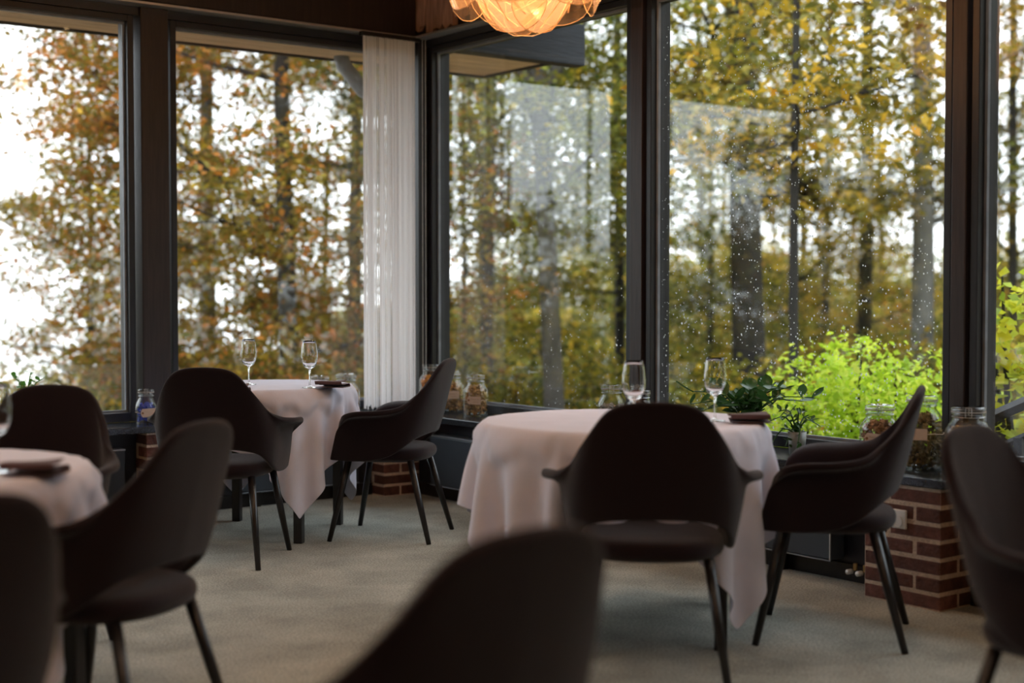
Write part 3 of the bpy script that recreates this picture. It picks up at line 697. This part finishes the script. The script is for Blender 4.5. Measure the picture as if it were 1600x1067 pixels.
def jar(x, y, r, h, fill, fillh, lab, tagdir=None, tagz=.5, lines=None, seed=0, liquid=False, npc=170, tagm='kraft_tag', face=None):
    rg = random.Random(seed+11)
    e = empty('clip_jar', (x, y, SILL)); tag(e, lab, 'jar', 'clip top glass jars on the sills')
    nr = r*.66; hb = h-.05; sh = hb-.045
    prof = [(.0001, .004), (r*.8, .002), (r*.94, .0), (r, .012), (r, sh-.01), (r*.97, sh+.01), (nr*1.12, hb-.008), (nr, hb), (nr, hb+.02), (nr+.004, hb+.022), (nr+.004, hb+.028)]
    MB().lathe(prof+[(nr-.003, hb+.028), (nr-.003, hb), (r*.94, sh+.006), (r-.004, sh-.01), (r-.004, .014), (r*.8, .008), (.0001, .009)], 36).build('glass_body', 'jar_glass', e, True)
    MB().lathe([(nr-.002, hb+.029), (nr+.006, hb+.029), (nr+.006, hb+.033), (nr-.002, hb+.033)], 32).build('rubber_ring', 'jar_grey', e)
    MB().lathe([(.0001, hb+.034), (nr+.005, hb+.034), (nr+.006, hb+.044), (nr*.9, hb+.05), (nr*.5, hb+.046), (.0001, hb+.046)], 32).build('lid', 'jar_glass', e, True)
    fz = face if face is not None else math.atan2(-y, -x)
    w = MB()
    for s in (-1, 1):
        a = fz+s*.16; w.tube([((nr+.006)*math.cos(a), (nr+.006)*math.sin(a), hb+.012), ((nr+.014)*math.cos(a), (nr+.014)*math.sin(a), hb+.02), ((nr+.009)*math.cos(a), (nr+.009)*math.sin(a), hb+.049)], .0014, 5)
    w.tube([((nr+.009)*math.cos(fz+t), (nr+.009)*math.sin(fz+t), hb+.049) for t in (-.16, 0, .16)], .0014, 5)
    w.tube([((nr+.003)*math.cos(t*.314), (nr+.003)*math.sin(t*.314), hb+.012) for t in range(21)], .0014, 5)
    w.tube([((nr+.007)*math.cos(fz+math.pi), (nr+.007)*math.sin(fz+math.pi), hb+.012), ((nr+.016)*math.cos(fz+math.pi), (nr+.016)*math.sin(fz+math.pi), hb+.03), ((nr+.006)*math.cos(fz+math.pi), (nr+.006)*math.sin(fz+math.pi), hb+.048)], .002, 5)
    w.build('wire_clip', 'steel_wire', e)
    top = .014+(hb-.02)*fillh
    if liquid:
        MB().lathe([(.0001, .014), (r-.006, .016), (r-.006, min(top, sh-.012)), (r*.9, min(top, sh+.002)), (.0001, min(top, sh+.002))], 32).build('contents', fill, e, True)
    else:
        c = MB(); pc = (r/.07)
        for i in range(npc):
            z = .016+rg.random()*(top-.016); lim = (r-.012) if z < sh-.01 else max(nr*.8, (r-.012)*(1-(z-sh+.01)/.07))
            rr = lim*math.sqrt(rg.random()); a = rg.uniform(0, 6.283)
            if i < npc*.6: rr = lim*rg.uniform(.82, 1)
            c.octa((rr*math.cos(a), rr*math.sin(a), z), .0135*pc, rg)
        o = c.build('contents', fill, e); o['kind'] = 'stuff'
    if tagdir is not None:
        a = tagdir; tz = hb*tagz
        t = MB(); tw, thh = .038, .022
        for (p0, p1) in ((-tw, tw),):
            pts = [(-tw, -thh*.45), (-tw*.8, -thh), (tw, -thh), (tw, thh), (-tw*.8, thh), (-tw, thh*.45)]
            t.v = [(px, 0, pz) for px, pz in pts]+[(px, .0012, pz) for px, pz in pts]
            t.f = [(0, 1, 2, 3, 4, 5), (11, 10, 9, 8, 7, 6)]+[(i, 6+i, 6+(i+1) % 6, (i+1) % 6) for i in range(6)]
        to = t.build('paper_tag', tagm, e); to.location = ((r+.003)*math.cos(a), (r+.003)*math.sin(a), tz); to.rotation_euler = (0, rg.uniform(-.07, .07), a+math.pi/2)
        MB().lathe([(.0001, 0), (.006, 0), (.006, .001), (.0001, .001)], 12).build('eyelet', 'jar_brown', to).location = (-tw*.78, -.0006, 0)
        to.children[0].rotation_euler = (math.pi/2, 0, 0)
        for li, (txt, sz, dz) in enumerate(lines or []):
            l = link('lettering', scribble(sz, seed+li) if txt == '~' else text_mesh(txt, sz), to); l.rotation_euler = (math.pi/2, 0, 0); l.location = (.006, -.0007, dz)
        MB().tube([((r+.0015)*math.cos(t_*.2095), (r+.0015)*math.sin(t_*.2095), tz+.002*math.sin(t_)) for t_ in range(31)], .0011, 4).build('twine', 'kraft_tag', e)
    return e
def bearing(x, y): return math.atan2(-y, -x)
def lp(px_, yy): q = at(px_, 600, y=yy); return float(q[0]), yy
def rp(px_, xx): q = at(px_, 600, x=xx); return xx, float(q[1])
x, y = lp(228, 7.14); jar(x, y, .055, .185, 'jar_blue', .8, 'clip jar of deep blue petals on the sill above the brick pier', bearing(x, y)+.2, .45, None, 1, npc=120)
x, y = lp(499, 7.15); jar(x, y, .075, .215, 'jar_grey', .6, 'clip jar behind the wine glass and napkin, pale contents', seed=2, npc=120)
x, y = lp(541, 7.15); jar(x, y, .080, .220, 'jar_orange', .7, 'clip jar with red orange pieces next to the thread curtain', seed=3, npc=120)
x, y = rp(674, 4.69); jar(x, y, .072, .270, 'jar_orange', .93, 'tall clip jar of orange fruit slices in the corner', seed=4)
x, y = rp(706, 4.69); jar(x, y, .070, .238, 'jar_dried', .93, 'clip jar of dried flowers half behind the armchair back', bearing(x, y)+.05, .56, [('~', .046, .005), ('~', .036, -.009)], 5, npc=260)
x, y = rp(743, 4.66); jar(x, y, .070, .232, 'jar_dried', .95, 'clip jar of dried flowers standing clear of the armchair beside the window bead', bearing(x, y)-.12, .50, [('~', .046, .005), ('~', .036, -.009)], 6, npc=260)
x, y = rp(956, 4.64); jar(x, y, .072, .235, 'jar_grey', .75, 'clip jar of pale dried herbs before the timber post', seed=7)
x, y = rp(999, 4.62); jar(x, y, .072, .225, 'jar_red', .75, 'clip jar of dark red syrup behind the wine glass', seed=8, liquid=True)
x, y = rp(1375, 4.66); jar(x, y, .080, .238, 'jar_brown', .93, 'squat clip jar of brown bark pieces with dated paper tag', bearing(x, y)-.25, .56, [('~', .050, .007), ('2023', .013, -.007)], 9, npc=260)
x, y = rp(1441, 4.64); jar(x, y, .082, .288, 'jar_herb', .93, 'tall clip jar of dark dried leaves with plain paper tag', bearing(x, y)-.2, .60, None, 10, npc=300)
x, y = rp(1514, 4.60); jar(x, y, .088, .262, 'jar_dried', .9, 'clip jar behind the armchair back past the socket pier', seed=12)

# ================================================================== THREAD CURTAIN
tcu = empty('thread_curtain', (4.53, 7.15, SILL)); tag(tcu, 'ivory thread curtain gathered at the corner window', 'curtain')
rg = random.Random(3); b = MB(); xx = -.185
while xx < .175:
    w = rg.uniform(.0065, .0095); yy = .010*math.sin(xx*520)+rg.uniform(-.003, .003); zb = .004+rg.uniform(0, .035)*rg.random(); dx = rg.uniform(-.003, .003)
    n0 = len(b.v); an = rg.uniform(-.4, .4); c, s_ = math.cos(an), math.sin(an)
    for z, ox in ((zb, dx), (1.0, 0), (2.185, 0)):
        for ux in (-w/2, w/2): b.v.append((xx+ox+ux*c, yy+ux*s_, z))
    for i in range(2): b.f.append((n0+i*2, n0+i*2+1, n0+i*2+3, n0+i*2+2))
    xx += rg.uniform(.0045, .0065)
o = b.build('threads', 'string_cotton', tcu); o['kind'] = 'stuff'
MB().box(-.20, .20, -.018, .018, 2.185, 2.208).build('track', 'black_wood', tcu)
b = MB(); z = .10
ch = empty('blind_chain', (4.732, 7.11, SILL)); tag(ch, 'white bead chain with tension weight in the window corner', 'chain')
MB().tube([(0, 0, .24), (0, 0, 2.2)], .0012, 5).tube([(.022, 0, .24), (.022, 0, 2.2)], .0012, 5).tube([(0, 0, .24), (.006, 0, .18), (.016, 0, .18), (.022, 0, .24)], .0012, 5).build('cord', 'white_plastic', ch)
z = .2
while z < 2.2: b.octa((.022, 0, z), .003, random.Random(int(z*1000))); z += .012
o = b.build('beads', 'white_plastic', ch); o['kind'] = 'stuff'
MB().box(-.014, .006, -.006, .006, .03, .16).build('tension_weight', 'white_plastic', ch, bevel=.003)

# raindrops on the outside of two panes
rg = np.random.default_rng(8)
def drops(n, y0, y1, z0, z1):
    V = []; Q = []
    for i in range(n):
        yy = rg.uniform(y0, y1); zz = z0+(z1-z0)*rg.random()**1.25; r = rg.uniform(.0018, .0038)*(1.4 if rg.random() < .08 else 1); b = len(V)
        for k in range(6): V.append((XG+.0032, yy+r*math.cos(k*1.047), zz+r*math.sin(k*1.047)*1.15))
        V.append((XG+.0032+r*.55, yy, zz-r*.1))
        for k in range(6): Q.append((b+k, b+(k+1) % 6, b+6))
    return V, Q
V, Q = drops(2600, 3.5, 5.17, .56, 2.5); V2, Q2 = drops(700, 5.39, 7.0, .56, 2.2)
Q2 = [tuple(i+len(V) for i in q) for q in Q2]
o = link('raindrops', npmesh('raindrops', V+V2, Q+Q2), None, 'water_drop', True); tag(o, 'fine raindrops clinging to the outside of the panes', 'raindrops', kind='stuff')

# ================================================================== FOLIAGE TOOLS
def leafquads(C, size, g, up=.5, aspect=.62, droop=0):
    n = len(C); nrm = g.normal(size=(n, 3)); nrm[:, 2] = np.abs(nrm[:, 2])+up*2; nrm /= np.linalg.norm(nrm, axis=1, keepdims=True)
    t = g.normal(size=(n, 3)); t -= nrm*(t*nrm).sum(1, keepdims=True); t /= np.linalg.norm(t, axis=1, keepdims=True); t[:, 2] -= droop
    b = np.cross(nrm, t); s = size*g.uniform(.6, 1.25, (n, 1))
    fold = nrm*s*.12
    V = np.stack([C-t*s*.5, C+b*s*aspect*.5+fold, C+t*s*.5, C-b*s*aspect*.5+fold], 1).reshape(-1, 3)
    return V, np.arange(4*n).reshape(-1, 4)
def sprays(S_, m, rad, g, flat=.22):
    S_ = np.asarray(S_); n = len(S_)
    off = g.normal(size=(n, m, 3))*rad*.55; tilt = g.normal(size=(n, 1, 2))*.25
    off[..., 2] = off[..., 2]*flat + (off[..., :2]*tilt).sum(-1) - .12*np.abs(off[..., 0])
    return (S_[:, None, :]+off).reshape(-1, 3)
def ground(x, y):
    d = max(0, (x-5))+max(0, (y-7.5)); left = max(0, (y-8)-(x-4)*.6)
    return -1.0-.035*d-.05*left
def tree(name, label, px_, depth, dia, h, bark, leafm, seed, nb=9, crown=(3.2, 1.0, 8.0), nsp=330, m=62, leaf=.095, lean=(0, 0), group='trees beyond the windows', bias=(0, 0), fork=None, sprayr=.46):
    """trunk, boughs and foliage; base stands on the ground at a distance that suits its trunk"""
    g = np.random.default_rng(seed); rg = random.Random(seed); x, y = along(px_, depth); z0 = ground(x, y)-.1
    e = empty(name, (x, y, z0)); tag(e, label, 'tree', group)
    def tp(z): s = z/h; return Vector((lean[0]*s+.12*math.sin(s*5+seed)*dia*2, lean[1]*s+.12*math.cos(s*4+seed)*dia*2, z))
    zz = [h*i/14 for i in range(15)]
    MB().tube([tp(z) for z in zz], [dia/2*(1.25 if i == 0 else 1-.55*i/14) for i in range(15)], 12).build('trunk', bark, e, True)
    b = MB(); ends = []
    cr, cz0, cz1 = crown
    for i in range(nb):
        z = rg.uniform(max(.8, -z0+cz0), min(h*.9, -z0+cz1)); a = 2*math.pi*(i*.382+rg.random()*.2); L_ = cr*rg.uniform(.55, 1.0); up = rg.uniform(-.05, .55)
        p = tp(z); pts = [p]; d = Vector((math.cos(a), math.sin(a), up)).normalized()
        for k in range(6):
            d = (d+Vector((rg.uniform(-.22, .22), rg.uniform(-.22, .22), rg.uniform(-.18, .2)))).normalized(); pts.append(pts[-1]+d*L_/6)
        r0 = dia*rg.uniform(.10, .2)
        b.tube(pts, [r0*(1-.85*k/6)+.006 for k in range(7)], 6)
        for k in range(2, 7):
            for q in range(2):
                a2 = a+rg.uniform(-1.3, 1.3); d2 = Vector((math.cos(a2), math.sin(a2), rg.uniform(-.25, .4))).normalized(); l2 = L_*rg.uniform(.18, .42)
                tw = [pts[k], pts[k]+d2*l2*.5+Vector((0, 0, rg.uniform(-.05, .08))), pts[k]+d2*l2]
                b.tube(tw, [r0*.28+.004, r0*.18+.003, .003], 5); ends += [tw[1], tw[2]]
    if fork:
        for s in fork:
            p = tp(s[0]); b.tube([p, p+Vector(s[1])*.4+Vector((0, 0, .15)), p+Vector(s[1])], [dia*.36, dia*.28, dia*.12], 8)
    b.build('branches', bark, e, True)
    n1 = int(nsp*.45); idx = g.integers(0, len(ends), n1); E1 = np.array([tuple(v) for v in ends])[idx]+g.normal(size=(n1, 3))*.22
    n2 = nsp-n1; th = g.uniform(0, 6.283, n2); rr = cr*np.sqrt(g.uniform(.02, 1, n2)); z2 = g.uniform(-z0+cz0, -z0+cz1, n2)
    k = (z2-(-z0+cz0))/(cz1-cz0); rr = rr*(.55+.45*np.sin(np.clip(k, 0, 1)*2.6+.35))
    E2 = np.stack([rr*np.cos(th)+bias[0], rr*np.sin(th)+bias[1], z2], 1)
    C = sprays(np.concatenate([E1, E2]), m, sprayr, g)
    V, Q = leafquads(C, leaf, g, up=.35); o = link('foliage', npmesh('foliage', V, Q), e, leafm); o['kind'] = 'stuff'
    return e
# ground outside
gx = np.linspace(-60, 110, 60); gy = np.linspace(-40, 130, 60); V = []; Q = []
for a in gx:
    for b_ in gy:
        zz = ground(a, b_) if (a > 4.9 or b_ > 7.4) else -1.2
        V.append((a, b_, zz))
for i in range(59):
    for j in range(59): Q.append((i*60+j, (i+1)*60+j, (i+1)*60+j+1, i*60+j+1))
struct(link('ground', npmesh('ground', V, Q), None, 'leaf_litter', True), 'leaf strewn woodland ground falling away outside', 'ground')

# ---- the trees that can be told apart
tree('beech_tree', 'copper beech spreading across the sky window and the curtained window', 447, 17.5, .26, 11, 'bark_dark', 'leaf_copper', 21, nb=16, crown=(3.3, -1.2, 6.8), nsp=820, m=62, leaf=.092)
tree('beech_tree', 'golden beech crowding in behind the copper beech', 330, 23, .3, 13, 'bark_mid', 'leaf_gold', 22, nb=12, crown=(3.0, -2, 8), nsp=520, m=62, leaf=.10)
tree('beech_tree', 'low copper beech in front of the open valley', 140, 21, .14, 6, 'bark_dark', 'leaf_copper', 36, nb=10, crown=(1.9, -2.6, 2.6), nsp=290, m=62, leaf=.09)
tree('beech_tree', 'slender copper beech at the edge of the sky', 222, 18.5, .13, 7, 'bark_dark', 'leaf_copper', 37, nb=12, crown=(1.25, -1, 4.3), nsp=200, m=62, leaf=.09)
tree('beech_tree', 'golden beech next to the zinc downpipe', 560, 24, .28, 13, 'bark_mid', 'leaf_gold', 23, nb=12, crown=(2.4, -2, 7), nsp=400, m=62, leaf=.10)
tree('beech_tree', 'straight grey beech trunk rising behind the dried flower jars', 765, 21, .22, 14, 'bark_mid', 'leaf_olive', 24, nb=10, crown=(2.6, 1.9, 7.6), nsp=340, m=62, leaf=.092)
tree('beech_tree', 'leaning forked beech with thick mottled trunk', 880, 17, .27, 12, 'bark_mid', 'leaf_olive', 25, nb=9, crown=(2.6, 1.9, 6.5), nsp=300, m=62, leaf=.09, lean=(-.66, .44), fork=[(4.9, (.6, -.4, 1.4)), (4.6, (-.4, .2, 1.2))])
tree('beech_tree', 'thin dark sapling between the grey trunk and the corner', 724, 23, .09, 9, 'bark_dark', 'leaf_olive', 26, nb=8, crown=(1.5, -1, 5), nsp=90, m=62, leaf=.09)
tree('beech_tree', 'slim dark trunk next to the timber post', 965, 24, .2, 13, 'bark_dark', 'leaf_olive', 27, nb=10, crown=(2.6, .8, 7.5), nsp=360, m=62, leaf=.095)
tree('oak_tree', 'massive dark trunked oak with golden leaves', 1165, 20, .52, 14, 'bark_dark', 'leaf_gold', 28, nb=12, crown=(3.2, 1.8, 8), nsp=240, m=62, leaf=.125)
tree('beech_tree', 'slim dark trunk left of the massive oak', 1112, 27, .16, 13, 'bark_dark', 'leaf_olive', 29, nb=10, crown=(2.5, -1, 8), nsp=200, m=62, leaf=.095)
tree('beech_tree', 'slim dark trunk right of the massive oak', 1241, 28, .22, 14, 'bark_dark', 'leaf_gold', 30, nb=9, crown=(2.4, 0, 9), nsp=170, m=62, leaf=.10)
tree('beech_tree', 'thin dark trunk with orange leaves around it', 1290, 31, .22, 14, 'bark_dark', 'leaf_copper', 31, nb=9, crown=(2.4, -1, 9), nsp=170, m=62, leaf=.10)
tree('beech_tree', 'dark straight trunk between the oak and the pale trunk', 1348, 27, .32, 15, 'bark_dark', 'leaf_gold', 32, nb=10, crown=(2.8, 2, 9), nsp=180, m=62, leaf=.10)
tree('beech_tree', 'pale grey lichen covered trunk beside the timber post', 1433, 22, .38, 15, 'bark_grey', 'leaf_olive', 33, nb=10, crown=(2.8, 2.2, 8), nsp=150, m=62, leaf=.095)
tree('beech_tree', 'dark trunk behind the vine and stair rail', 1580, 24, .18, 13, 'bark_dark', 'leaf_gold', 34, nb=12, crown=(3.0, -1, 8), nsp=330, m=62, leaf=.095)
# golden oak bough hanging near the pane
tree('oak_tree', 'young golden oak hanging low before the darker trunks', 1243, 12.5, .10, 7.5, 'bark_dark', 'leaf_gold', 35, nb=9, crown=(1.35, 2.2, 4.6), nsp=90, m=34, leaf=.11, bias=(.3, -.22), sprayr=.34)
# distant wood: look-alikes share one mesh set
far = tree('forest_tree', 'blurred autumn tree in the distant wood', 1000, 44, .3, 14, 'bark_mid', 'leaf_forest', 50, nb=10, crown=(4.4, -4.5, 3.4), nsp=330, m=40, leaf=.2, group='distant wood', sprayr=.9)
rg = random.Random(9); cols = [250, 340, 430, 520, 600, 690, 770, 840, 920, 1010, 1080, 1150, 1230, 1300, 1380, 1460, 1540, 1620, 1700]
for i, c in enumerate(cols):
    for row in (0, 1):
        o = copy_tree(far); d = (40 if row == 0 else 58)+rg.uniform(-4, 6); x, y = along(c+rg.uniform(-25, 25)+row*40, d)
        o.location = (x, y, ground(x, y)-.5-(1.2 if c < 560 else 0)+row*.5); o.rotation_euler = (0, 0, rg.uniform(0, 6.28)); k = rg.uniform(.8, 1.1)*(0.8 if c < 400 else 1); o.scale = (k, k, k*rg.uniform(.62, .95))
        tag(o, 'blurred autumn tree in the distant wood', 'tree', 'distant wood')
SL = 'autumn tree standing down the slope on the valley side'
for i in range(15):
    bea = math.radians(-78+i*5.6+rg.uniform(-1.5, 1.5)); d = 27+rg.uniform(-3, 9); o = copy_tree(far); x, y = d*math.sin(bea), 7+d*math.cos(bea)*.95
    o.location = (x, y, ground(x, y)-.5); o.rotation_euler = (0, 0, rg.uniform(0, 6.28)); k = rg.uniform(.8, 1.05)*(1.5 if i < 6 else 1.0); o.scale = (k, k, k*rg.uniform(.9, 1.15)); tag(o, SL, 'tree', 'valley side trees')
HL = 'autumn tree on the bank past the stair rail'
for i in range(13):
    bea = math.radians(72+i*7+rg.uniform(-2, 2)); d = 24+rg.uniform(-3, 9); o = copy_tree(far); x, y = 4+d*math.sin(bea), 3+d*math.cos(bea)
    o.location = (x, y, ground(x, y)-.3); o.rotation_euler = (0, 0, rg.uniform(0, 6.28)); k = rg.uniform(.95, 1.25)*1.45; o.scale = (k*.8, k*.8, k); tag(o, HL, 'tree', 'bank side trees')
def shrub(name, label, x, y, z, R_, H_, n, leaf, leafm, seed, group=None, stems=7, bark='bark_dark', aspect=.62, cat='shrub'):
    g = np.random.default_rng(seed); rg = random.Random(seed); e = empty(name, (x, y, z)); tag(e, label, cat, group)
    b = MB(); tips = []
    for i in range(stems):
        a = rg.uniform(0, 6.28); q = Vector((math.cos(a), math.sin(a), 0))*R_*rg.uniform(.25, .85); p = [Vector((0, 0, 0)), q*.35+Vector((0, 0, H_*.4)), q*.8+Vector((0, 0, H_*.7)), q+Vector((0, 0, H_*rg.uniform(.8, 1.02)))]
        b.tube(p, [.018*H_, .013*H_, .008*H_, .003*H_], 5); tips += p[1:]
    b.build('stems', bark, e)
    th = g.uniform(0, 6.283, n); u = g.uniform(-1, 1, n); rr = g.uniform(.25, 1, n)**.45
    C = np.stack([R_*rr*np.sqrt(1-u*u)*np.cos(th), R_*rr*np.sqrt(1-u*u)*np.sin(th), H_*.52+H_*.5*rr*u], 1)
    C += .16*R_*np.stack([np.sin(C[:, 1]*5/R_+seed), np.cos(C[:, 0]*6/R_), np.sin(C[:, 0]*7/R_+C[:, 1]*4/R_)], 1)
    V, Q = leafquads(C, leaf, g, up=.25, aspect=aspect); o = link('foliage', npmesh('foliage', V, Q), e, leafm); o['kind'] = 'stuff'; return e
def shrub_at(name, label, px_, depth, ztop, R_, n, leaf, leafm, seed, group=None, **k):
    x, y = along(px_, depth); z = ground(x, y); return shrub(name, label, x, y, z, R_, ztop-z, n, leaf, leafm, seed, group, **k)
# undergrowth
UL = 'loose yellowing shrub in the undergrowth between the trunks'
us = shrub_at('undergrowth_shrub', UL, 800, 19, .35, 1.6, 3400, .12, 'leaf_forest', 60, 'undergrowth between the trunks')
for i, (px_, d) in enumerate([(20, 21), (90, 19), (165, 22), (235, 17), (310, 20), (395, 22), (480, 18), (560, 21), (650, 20), (720, 24), (880, 23), (950, 20), (1040, 22), (1120, 17), (1200, 24), (1290, 21), (1380, 25), (1470, 22), (1560, 20), (60, 30), (140, 33), (300, 34), (1000, 31), (1260, 33), (1400, 34)]):
    o = copy_tree(us); x, y = along(px_, d); o.location = (x, y, ground(x, y)-.1); o.rotation_euler = (0, 0, i*1.3); k = .85+.3*((i*37) % 10)/10; o.scale = (k, k, k*(1.25 if d > 28 else 1))
# bright green shrubs outside the wide window
GS = 'leaf_lime'
x, y = along(1312, 9.2); shrub('green_shrub', 'bright lime green shrub outside the rain specked window, rounded and taller', x, y, -1.0, .56, 1.84, 7000, .062, GS, 70, 'green shrubs outside the wide window')
x, y = along(1420, 9.0); shrub('green_shrub', 'paler yellow green shrub between the lime shrub and the timber post', x, y, -1.0, .58, 1.76, 6500, .055, GS, 71, 'green shrubs outside the wide window')
# vine on the stair rail
x, y = along(1612, 8.0); shrub('vine', 'yellow green vine with broad leaves climbing over the stair rail', x, y, -1.0, .42, 2.3, 1700, .085, 'leaf_vine', 72, stems=9, aspect=.85, cat='vine')
sr = empty('stair_rail', (5.8, 3.7, -1.0)); tag(sr, 'dark painted sloping stair rail behind the vine', 'railing')
def sl(z0): return [(0, .55, z0-.25+1.0), (0, -.55, z0+.25+1.0)]
MB().tube(sl(.70), .03, 4).build('handrail', 'rail_paint', sr); MB().tube(sl(.545), .018, 4).build('lower_rail', 'rail_paint', sr)
for yy in (.235, .075, -.2, -.5): MB().box(-.02, .02, yy-.022, yy+.022, 0, 1.55-yy*.455).build('post', 'rail_paint', sr)

# ================================================================== POTTED PLANTS ON THE SILLS
def blade(l, w):
    pts = [(0, 0), (.25, .32), (.55, .5), (.82, .36), (1, 0)]; v = []; f = []
    for t, q in pts: v += [(-w*q, t*l, .10*l*t*t), (0, t*l, -.06*l+.10*l*t*t), (w*q, t*l, .10*l*t*t)]
    for i in range(4):
        a = 3*i; f += [(a, a+1, a+4, a+3), (a+1, a+2, a+5, a+4)]
    me = bpy.data.meshes.new('leaf'); me.from_pydata(v, [], f); me.update(); me.polygons.foreach_set('use_smooth', [True]*len(f)); return me
def potplant(name, lab, x, y, R_, H_, nst, lm, ll, lw, seed, pot=(.05, .10), trail=0, upright=1.0, per=5):
    e = empty(name, (x, y, SILL)); tag(e, lab, 'plant'); rg = random.Random(seed)
    MB().lathe([(.0001, 0), (pot[0]*.8, 0), (pot[0], pot[1]), (pot[0]*.92, pot[1]), (pot[0]*.75, .01), (.0001, .01)], 28).build('pot', 'pot_glaze', e, True)
    MB().lathe([(.0001, pot[1]*.85), (pot[0]*.9, pot[1]*.85), (pot[0]*.9, pot[1]*.8), (.0001, pot[1]*.8)], 20).build('soil', 'leaf_litter', e)
    lmesh = blade(ll, lw); lmesh.materials.append(MATS[lm])
    for i in range(nst):
        a = i*2.4; q = Vector((math.cos(a), math.sin(a)*.6, 0))*R_*math.sqrt((i+.5)/nst); hh = H_*rg.uniform(.6, 1.0)*(1-.35*(q.length/R_))
        p0 = Vector((0, 0, pot[1]*.84)); p1 = p0+q*.4+Vector((0, 0, hh*.55)); p2 = p0+q+Vector((0, 0, hh-pot[1]*.84 if hh > pot[1] else .02))
        if i < trail: p1 = p0+q*.8+Vector((-.03, -.0, .03)); p2 = p0+q*1.3+Vector((-.08, 0, -.05))
        pts = spline([tuple(p0), tuple(p1), tuple(p2)], 7)
        st = MB().tube([tuple(v) for v in pts], [.0035]*4+[.0025]*3, 5).build('stem', lm, e)
        for k in range(per):
            t = 1+int((k+1)/per*5.01); t = min(t, 6); base = pts[t]
            o = bpy.data.objects.new('leaf', lmesh); COL.objects.link(o); o.parent = st; o.location = tuple(base)
            o.rotation_euler = (rg.uniform(-.1, .9)*upright, rg.uniform(-.4, .4), rg.uniform(0, 6.28)); s = rg.uniform(.7, 1.15); o.scale = (s, s, s)
    return e
x, y = rp(1168, 4.67); potplant('potted_jade', 'dark leaved jade plant in a glazed pot behind the wine glass', x, y, .36, .33, 19, 'leaf_pot', .085, .052, 4, (.06, .11), trail=0, per=6)
x, y = rp(1246, 4.62); potplant('potted_fern', 'trailing fine leaved plant beside the jade plant', x, y, .16, .26, 10, 'leaf_pot', .035, .018, 6, (.04, .10), trail=4, per=6)
x, y = lp(42, 7.13); potplant('potted_succulent', 'bright green upright succulent on the sill behind the armchair', x, y, .09, .38, 7, 'leaf_succulent', .032, .022, 5, (.05, .09), per=6)
